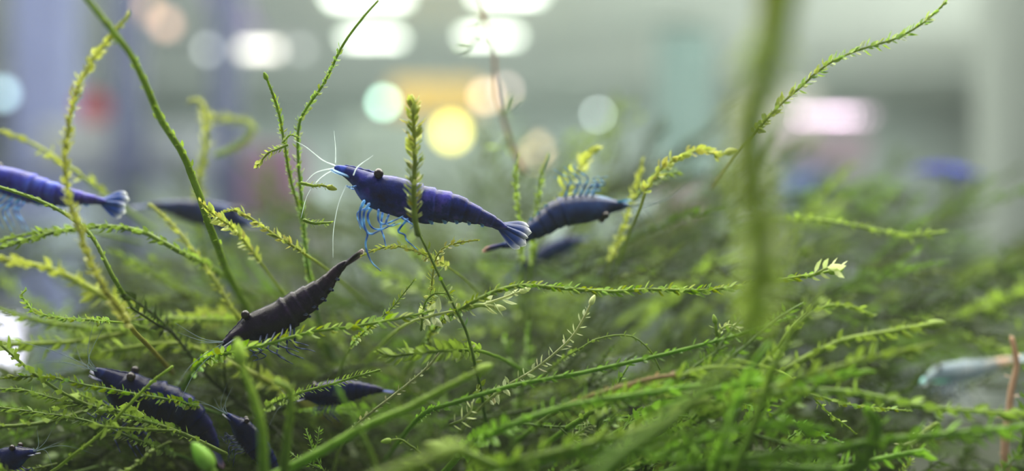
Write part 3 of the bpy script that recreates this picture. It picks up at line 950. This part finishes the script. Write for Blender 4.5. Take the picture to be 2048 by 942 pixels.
strand('thick dark green stalk bending over at its top', sp([(568, 950), (574, 880), (580, 810), (576, 778), (550, 764)], 94), 24, (EMR * .7, GRN * 1.3), 12, 13, open_a=.4)
strand('thin bare stem dropping from a twig across the thick blunt stalk', sp([(758, 955), (740, 900), (724, 870), (700, 820), (672, 768)], 92), 11, (GRN, EMR * 1.5), 9, 14, open_a=.4)
strand('leafy twig beside the inky shrimp deep in the moss', sp([(585, 790), (620, 778), (660, 768), (700, 756), (760, 740)], 108), 9, (GRN, GRN * 1.3), 12, 8)
strand('thin pale stem slanting through the dark hollow', sp([(735, 835), (790, 790), (850, 740), (892, 690)], 107), 9, (GRN, PALE * .55), 8, 10, (.3, 1), hero=True, open_a=.7)
strand('straight yellow-green stem crossing the bent navy shrimp', sp([(135, 922), (200, 870), (250, 820), (300, 768), (345, 733)], 105), 11, (LIME * .9, LIME * 1.1), 7, 9, (.5, 1), open_a=.7)
strand('bright leafy strand crossing under the plum shrimp belly', sp([(470, 702), (540, 687), (620, 666), (700, 655), (760, 645), (820, 633), (868, 620)], 105), 10, (EMR * 1.2, LIME), 17, 9, (.02, 1), hero=True, open_a=.55)
strand('yellow comb-leaved moss tip in front of the slate-blue shrimp', sp([(575, 600), (540, 555), (500, 500), (465, 458), (432, 434), (400, 404)], 124, 106), 8, (DRK * 1.4, YEL), 16, 7, (.5, 1), hero=True)
strand('arched yellow moss tip beside the comb-leaved tip', sp([(600, 500), (552, 470), (502, 436), (470, 420), (448, 424)], 112), 9, (GRN, YEL * .9), 13, 6, (.4, 1), hero=True)
strand('level green strand entering under the royal blue shrimp', sp([(360, 500), (285, 462), (205, 450), (125, 460), (62, 476), (-20, 502)], 116), 14, (GRN, GRN * 1.2), 14, 8)
strand('short forked green shoot under the royal blue shrimp', sp([(100, 465), (55, 470), (-15, 485)], 118), 9, (GRN, LIME), 12, 8)
strand('yellowish blurred strand drooping toward the violet strip lamp', sp([(225, 600), (180, 575), (120, 545), (60, 528), (-20, 515)], 125), 20, (LIME, YEL), 22, 10)
strand('curled moss tip shaped like a hook', sp([(190, 640), (130, 636), (90, 630), (62, 618), (50, 600), (40, 588), (52, 580)], 107), 7, (GRN, LIME * 1.2), 11, 5, (.3, 1), hero=True)
strand('long blurred strand sweeping level through the pale gap', sp([(420, 640), (330, 640), (250, 662), (150, 655), (60, 640), (-20, 612)], 124), 14, (GRN, LIME), 14, 8)
strand('dark thin strand with beaded leaves near the violet strip lamp', sp([(330, 800), (250, 785), (170, 770), (90, 752), (-20, 758)], 106), 8, (DRK, GRN), 12, 7, (.1, 1), hero=True)
strand('dark thin strand just under the beaded one', sp([(300, 840), (200, 812), (110, 795), (40, 778), (-20, 780)], 107), 8, (DRK, GRN), 12, 7)
strand('dark green strand sagging beside the bright water gap', sp([(280, 880), (180, 842), (80, 825), (-20, 812)], 108), 9, (DRK, GRN * .9), 13, 7)
strand('blurred stem running behind the royal blue shrimp head', sp([(165, 350), (120, 318), (75, 290), (20, 268), (-20, 260)], 130), 11, (LIME, YEL), 18, 18)
strand('green stem crossing the royal blue shrimp belly', sp([(230, 560), (180, 470), (130, 428), (70, 398), (-20, 368)], 113), 13, (GRN, GRN * 1.2), 8, 9, open_a=.4)
strand('yellow leafy sprig under the violet shrimp legs', sp([(850, 512), (825, 502), (790, 494), (755, 499), (722, 512)], 108), 6, (GRN, YEL), 11, 6, hero=True)
strand('arched leafy tip just behind the dark wiry stem', sp([(862, 590), (868, 530), (885, 498), (915, 487), (955, 480)], 109), 6, (GRN, YEL * .9), 12, 7, (.3, 1), hero=True)
strand('small curled shoot hugging the dark wiry stem', sp([(842, 660), (850, 610), (872, 588), (905, 590)], 108), 6, (GRN, LIME * 1.1), 12, 7, hero=True)
strand('beaded shoot leaning away from the dark wiry stem', sp([(740, 655), (780, 620), (805, 590), (830, 558)], 108), 5, (GRN, LIME), 9, 6, hero=True)
strand('blurred pale strand floating level over distant moss', sp([(1640, 440), (1720, 452), (1790, 466), (1840, 470), (1888, 463)], 128), 10, (GRN, LIME * 1.2), 12, 9)
strand('broad pale green blurred strand pointing at the milky-blue shrimp', sp([(1560, 745), (1620, 712), (1690, 682), (1780, 664), (1872, 648)], 122), 20, (GRN, LIME * .9), 18, 9, bud=18)  # the milky-blue shrimp is a shape put in for a pale streak
strand('arched blurred strand above the broad pale one', sp([(1560, 690), (1600, 640), (1650, 612), (1700, 612), (1745, 632)], 120), 14, (GRN, LIME), 16, 9)
strand('short upright blunt shoot beside the curled white sprig', sp([(1436, 700), (1432, 668), (1429, 638)], 106), 10, (GRN, LIME), 9, 9, bud=10)
strand('curled whitish sprig in the shade of the olive stalk', sp([(1436, 680), (1442, 660), (1458, 652), (1478, 658)], 106), 6, (LIME, PALE), 14, 7, hero=True)
strand('thin upright leafy stem below the cream drop lamp', sp([(1038, 470), (1034, 400), (1030, 350), (1038, 308)], 122), 8, (GRN, LIME), 10, 7)
strand('thin upright leafy stem between cream lamp and belly-up shrimp legs', sp([(1070, 470), (1078, 400), (1084, 350), (1096, 310)], 124), 8, (GRN, LIME), 10, 7)
strand('yellow pointed leafy tip over the belly-up shrimp legs', sp([(1120, 400), (1140, 365), (1165, 330), (1192, 298)], 124), 8, (GRN, YEL), 24, 9, (.2, 1), bud=10)
strand('leafy tip bending above the belly-up shrimp snout', sp([(1240, 470), (1265, 400), (1280, 350), (1286, 318)], 126), 8, (GRN, YEL), 14, 8)
strand('broad blurred pale leaf tip poking up at the bottom', sp([(700, 985), (780, 950), (850, 922), (900, 902)], 78), 44, (GRN, LIME * .9), 20, 18, bud=40, open_a=.4)
strand('rounded bright green leaf tip at the foot of the bent navy shrimp', sp([(430, 975), (420, 935), (405, 912)], 96), 30, (EMR, EMR * 1.4), 0, 10, bud=34)
strand('blurred leafy branch lying along the tank floor', sp([(1440, 925), (1550, 910), (1660, 900), (1790, 880), (1920, 868), (2080, 850)], 92), 26, (EMR, EMR * 1.2), 26, 12)
strand('blurred branch pointing across the pale water gap', sp([(1480, 800), (1600, 785), (1720, 790), (1840, 812), (1960, 825), (2080, 828)], 95), 20, (EMR, GRN * 1.3), 22, 12)
strand('sharp toothed twig over the blurred floor branch', sp([(1520, 820), (1580, 840), (1630, 862), (1682, 885)], 105), 8, (GRN, EMR * 1.6), 12, 7, hero=True)
strand('sharp toothed twig lying over the dark gap', sp([(1630, 790), (1690, 806), (1750, 815), (1820, 822)], 105), 7, (GRN, LIME), 11, 7, hero=True)
strand('thin bent twig dropping through the dark gap', sp([(1620, 790), (1655, 825), (1690, 850), (1712, 868)], 106), 7, (LIME, LIME), 9, 9)
strand('pale dead twig lying beside the pale water gap', sp([(1875, 848), (1850, 862), (1830, 880), (1800, 892)], 118), 13, (LIME * .8, PALE), 10, 10, name='dead_twig', cat='twig')
strand('brown dry upright stalk with small knots', sp([(2016, 965), (2010, 900), (2018, 840), (2026, 780), (2034, 730), (2024, 676)], 125), 20, (BRN * 1.2 + .1, BRN * 1.5 + .1), 15, 40, open_a=1.3, name='dry_stalk', cat='stalk')
strand('brown tinged strand arching low over the floor moss', sp([(1190, 790), (1260, 768), (1330, 752), (1400, 752)], 98), 14, (EMR, BRN), 10, 12, open_a=.5)
strand('green strand fanning low beside the wide blurred stalk', sp([(1000, 860), (1100, 822), (1200, 800), (1300, 785), (1400, 770)], 96), 20, (EMR, EMR * 1.4), 20, 10)
strand('bright moss branch low in the corner under the floor branch', sp([(1600, 960), (1680, 935), (1760, 915), (1850, 900)], 100), 16, (EMR, EMR * 1.6), 24, 9)
strand('small yellow bud on a short stalk in the dark hollow', sp([(840, 905), (820, 890), (800, 878), (772, 882)], 106), 6, (GRN, LIME), 9, 12, bud=11)
strand('pale double-leaved shoot glinting above the floor moss', sp([(900, 850), (925, 838), (940, 822), (944, 805)], 105), 7, (GRN, PALE), 20, 9)
strand('fan-leaved bright shoot in the floor moss', sp([(1140, 880), (1165, 862), (1185, 852), (1200, 868)], 105), 6, (EMR, PALE * .8), 16, 7, hero=True)
strand('thin strand arching from behind the pale-tipped frond', sp([(1160, 700), (1200, 678), (1260, 672), (1300, 700), (1320, 740)], 112), 6, (GRN, GRN), 7, 9)
strand('stem slanting down under the slate-blue shrimp', sp([(480, 640), (430, 560), (370, 480), (330, 435), (298, 408)], 122), 12, (GRN, YEL * .9), 11, 8)
strand('leafy spray low over the inky shrimp pair', sp([(900, 700), (840, 705), (780, 712), (755, 700)], 104), 10, (EMR, LIME * .9), 22, 8)


strand('blurred leafy branch above the sharp toothed twig', sp([(1480, 800), (1560, 768), (1640, 742), (1740, 716), (1862, 690)], 92), 20, (EMR, LIME * .7), 24, 10)
strand('soft green branch beneath the broad pale strand', sp([(1370, 805), (1490, 765), (1600, 758), (1740, 742)], 94), 18, (EMR, EMR * 1.3), 24, 10)
strand('bright upright soft stem crossing the soft green branches', sp([(1440, 905), (1470, 820), (1498, 745), (1535, 690)], 88), 20, (EMR, EMR * 1.5), 20, 12, open_a=.4)
strand('broad soft leaf standing up by the pale dead twig', sp([(1715, 940), (1742, 890), (1752, 850), (1740, 822)], 92), 34, (EMR, EMR * 1.2), 24, 12, open_a=.4)
strand('soft bright branch sweeping up beside the wide blurred stalk', sp([(1020, 925), (1140, 895), (1290, 855), (1420, 800)], 90), 22, (EMR, LIME * .8), 24, 11)
strand('soft bright branch lying along the bottom under the fan-leaved shoot', sp([(960, 965), (1080, 925), (1200, 905), (1300, 908)], 90), 24, (EMR, EMR * 1.4), 26, 11)
strand('soft leafy branch rising behind the wide blurred stalk', sp([(1240, 800), (1330, 765), (1420, 735), (1500, 738)], 98), 16, (EMR, LIME * .8), 22, 9)
strand('olive blurred branch stretched under the hooked moss tip', sp([(380, 640), (270, 662), (140, 684), (-20, 690)], 126, 120), 18, (OLV, LIME), 20, 9)
strand('soft emerald branch curling at the bottom beside the thick blunt stalk', sp([(1080, 960), (1000, 935), (930, 905), (870, 893)], 92), 26, (EMR, LIME * .8), 26, 10, bud=24)
strand('soft emerald branch fanning out over the floor branch', sp([(1380, 890), (1460, 862), (1560, 850), (1660, 858)], 93), 18, (EMR, EMR * 1.4), 24, 9)
strand('leafy soft branch low along the bottom edge past the wide stalk', sp([(1330, 950), (1440, 930), (1560, 930), (1680, 940)], 94), 24, (EMR, EMR * 1.4), 26, 9)
strand('olive soft branch over the bent navy shrimp back', sp([(520, 760), (440, 720), (350, 690), (240, 700), (150, 715)], 122), 18, (OLV, LIME), 20, 9)


# ---- the tangle: many alike strands, and the mass below them
def variant(seed):
    """a branching moss frond of length 1 along +x: stem and leaves as arrays"""
    j = np.random.default_rng(seed)
    n = 24
    u = np.linspace(0, 1, n)
    bend = j.uniform(-.4, .4)
    pts = np.stack([u, bend * u * u * .8 + .02 * np.sin(u * j.uniform(5, 11) + j.uniform(0, 6)), j.uniform(-.25, .25) * u * u + .02 * np.sin(u * j.uniform(4, 9))], 1)
    tone = j.uniform(0, 1)
    cols = (GRN * (.7 + .5 * tone), LIME * (.6 + .6 * tone) + GRN * .3) if seed % 2 else (EMR * .5, EMR * (.65 + .3 * tone) + LIME * .12)
    lsz = j.uniform(.040, .055)
    st, le = [], []

    def add(pp, r, gap, t0):
        sv, fr, lc, rr = build_strand(pp, r, None, cols, lsz, gap, (t0, 1), j.uniform(.65, .95), j, False)
        st.append(sv)
        le.append(leaves_joined(fr, lc, LEAF_SV, LEAF_SF))
    add(pts, .0095, .0125, .08)
    for q in range(int(j.integers(2, 6))):
        k = int(j.uniform(.2, .8) * n)
        T, N, Bq = frames(pts)
        a = (0 if q % 2 else math.pi) + j.normal(0, .6)
        out = N[k] * math.sin(a) + Bq[k] * math.cos(a)
        ln = j.uniform(.12, .34)
        uu = np.linspace(0, 1, 9)[:, None]
        add(pts[k] + (T[k] * .75 + out * .65) * uu * ln + T[k] * uu * uu * ln * j.uniform(-.1, .4), .0065, .0125, .1)
    return merge(st), merge(le)


NV = 24
VAR = []
for k in range(NV):
    (v, f, c), (lv, lf, lcc) = variant(100 + k)
    VAR.append((v, f, c, lv, lf, lcc, mesh('stem', v, f, c, MOSS), mesh('leaves', lv, lf, lcc, MOSS)))

ENV_X = [-200, 0, 300, 480, 620, 780, 900, 1000, 1150, 1300, 1450, 1650, 1800, 1950, 2100, 2300]
ENV_Y = [470, 470, 440, 420, 430, 425, 385, 340, 305, 290, 310, 360, 400, 440, 470, 500]


KEEP = []   # (px, py, depth mm, radius px): nothing of the tangle may pass in front of these


def keep(pts, d, r):
    q = spline(np.array([(x, y, 0.0) for x, y in pts]), max(2, int(len(pts) * 6)))
    KEEP.extend([(a, b, d, r) for a, b, _ in q])


keep([(590, 285), (669, 334), (755, 383), (880, 412), (1060, 478)], 111, 60)
keep([(730, 470), (760, 540)], 111, 35)
keep([(1258, 412), (1165, 400), (1088, 448), (966, 502)], 124, 45)
keep([(443, 688), (558, 636), (646, 573), (726, 500)], 113, 45)
keep([(-20, 365), (160, 396), (255, 412)], 124, 40)
keep([(290, 410), (490, 440)], 142, 30)
keep([(190, 738), (282, 800), (340, 815)], 117, 48)
keep([(385, 840), (430, 890)], 117, 26)
keep([(610, 790), (760, 780)], 119, 28)
keep([(480, 870), (550, 930)], 115, 26)
keep([(1100, 500), (1150, 485)], 152, 18)
keep([(890, 622), (1050, 580)], 109, 22)
keep([(1040, 755), (1140, 678), (1185, 600)], 109, 26)
keep([(948, 735), (876, 550), (828, 450)], 108, 20)
keep([(930, 612), (1200, 578), (1480, 571), (1672, 540)], 108, 14)
keep([(530, 152), (580, 350), (615, 520)], 109, 20)
keep([(680, 860), (760, 840), (840, 880)], 140, 45)
keep([(860, 720), (960, 690), (1030, 680), (960, 760)], 150, 50)
keep([(1230, 630), (1330, 650), (1400, 640)], 150, 42)
keep([(1580, 690), (1640, 830), (1700, 840)], 135, 30)
KEEP = np.array(KEEP)


def place(lo_d, hi_d, lift, size=1.0):
    """random strand transform inside the mound: returns matrix and mid pixel"""
    while True:
        d = random.uniform(lo_d, hi_d)
        px = random.uniform(-120, 2170)
        top = np.interp(px, ENV_X, ENV_Y) + lift
        py = top + (1020 - top) * random.random() ** .8
        zfloor = 471 + (-TZ * 1000) / d * FPX
        if py > zfloor - 20 or (px > 1760 and py > 690 and random.random() < .9) or (px < 190 and 460 < py < 800 and random.random() < .85):
            continue
        dx, dy = px - 1000, py - 1150
        th = math.atan2(-dy, dx)
        flat = 0.0 if dx > 0 else math.pi
        th = th * .38 + flat * .62 + random.gauss(0, .38)
        Ln = random.uniform(240, 520) * random.uniform(.7, 1.0) / FPX * .120 * size
        dirv = Vector((math.cos(th), random.gauss(0, .35), math.sin(th))).normalized()
        base = Vector(P(px, py, d)) - dirv * Ln * .55
        base.z = max(base.z, TZ + .014)
        base.y = max(base.y, .088)
        ok = True
        for u in np.linspace(0, 1, 9):
            w = base + dirv * (Ln * u)
            qx, qy = 1024 + w.x / w.y * FPX, 471 - w.z / w.y * FPX
            k = (KEEP[:, 2] > w.y * 1000) & (np.hypot(KEEP[:, 0] - qx, KEEP[:, 1] - qy) < KEEP[:, 3])
            if k.any() or w.z < TZ + .012 or w.y > .335:
                ok = False
                break
        if ok:
            break
    q = dirv.to_track_quat('X', 'Z').to_matrix() @ Matrix.Rotation(random.uniform(0, 6.28), 3, 'X')
    return Matrix.Translation(base) @ q.to_4x4() @ Matrix.Scale(Ln, 4), px, py, d


LAND = [(700, 370, 'the violet shrimp head'), (930, 420, 'the violet shrimp tail'), (1150, 420, 'the belly-up shrimp'), (580, 620, 'the plum shrimp'), (60, 370, 'the royal blue shrimp'),
        (390, 430, 'the slate-blue shrimp'), (270, 800, 'the bent navy shrimp'), (690, 785, 'the inky shrimp deep in the moss'), (510, 890, 'the diving inky shrimp'), (1080, 510, 'the dusky blurred shrimp'),
        (20, 930, 'the half hidden inky shrimp'), (1900, 345, 'the far blue shrimp'), (1930, 740, 'the milky-blue shrimp-shaped streak'), (1150, 660, 'the pale-tipped frond'), (960, 600, 'the feather-shaped frond'),
        (1510, 480, 'the thick olive stalk'), (1340, 850, 'the wide blurred stalk'), (1640, 560, 'the whitish bud'), (1780, 665, 'the broad pale strand'), (800, 840, 'the thick blunt stalk'),
        (2020, 800, 'the brown dry stalk'), (1700, 890, 'the blurred floor branch'), (60, 600, 'the hooked moss tip'), (1400, 300, 'the plump level tip'), (1130, 870, 'the fan-leaved shoot'), (880, 560, 'the dark wiry stem')]


def tangle_label(px, py, d, k):
    near = min(LAND, key=lambda q: math.hypot(q[0] - px, (q[1] - py) * 1.3))
    depth = 'far blurred' if d > 165 else ('sharp' if 100 < d < 120 else 'soft')
    hue = 'yellow-green' if k % 2 else 'emerald'
    side = 'under' if py > near[1] + 25 else ('over' if py < near[1] - 25 else 'level with')
    return f'{depth} {hue} branching moss strand {side} {near[2]}', f'moss strands around {near[2]}'


def pick(px, py):
    """yellower fronds where the photo has them, emerald ones low and to the far side"""
    yellow = random.random() < np.interp(px, [0, 900, 1500, 2048], [.95, .75, .40, .40]) * np.interp(py, [450, 700, 900], [1, .8, .35])
    return random.randrange(NV // 2) * 2 + (1 if yellow else 0)


def add_individual(M, px, py, d):
    k = pick(px, py)
    V = VAR[k]
    lb, gr = tangle_label(px, py, d, k)
    r = tag(link('moss_strand', None), lb, 'moss', gr)
    r.matrix_world = M
    link('stem', V[6], r)
    tag(link('leaves', V[7], r), kind='stuff')


for _ in range(100):
    add_individual(*place(127, 170, 130, 1.25))
for _ in range(24):
    add_individual(*place(98, 116, 350, 1.15))
for _ in range(70):
    add_individual(*place(170, 300, 0, 1.6))

parts = []
for lo, hi, lift, cnt in ((135, 185, 130, 300), (185, 330, -25, 620), (122, 150, 260, 260)):
    for _ in range(cnt):
        M, px, py, d = place(lo, hi, lift, 1.0 + max(0, lo - 110) * .006)
        V = VAR[pick(px, py)]
        A = np.array(M)
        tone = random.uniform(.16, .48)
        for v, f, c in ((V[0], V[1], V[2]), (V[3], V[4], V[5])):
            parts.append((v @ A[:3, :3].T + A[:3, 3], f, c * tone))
v, f, c = merge(parts)
tag(link('moss_undergrowth', mesh('moss_undergrowth', v, f, c, MOSS)), 'dense green moss mass filling the tank floor', 'moss', kind='stuff')
print('undergrowth tris', len(f))
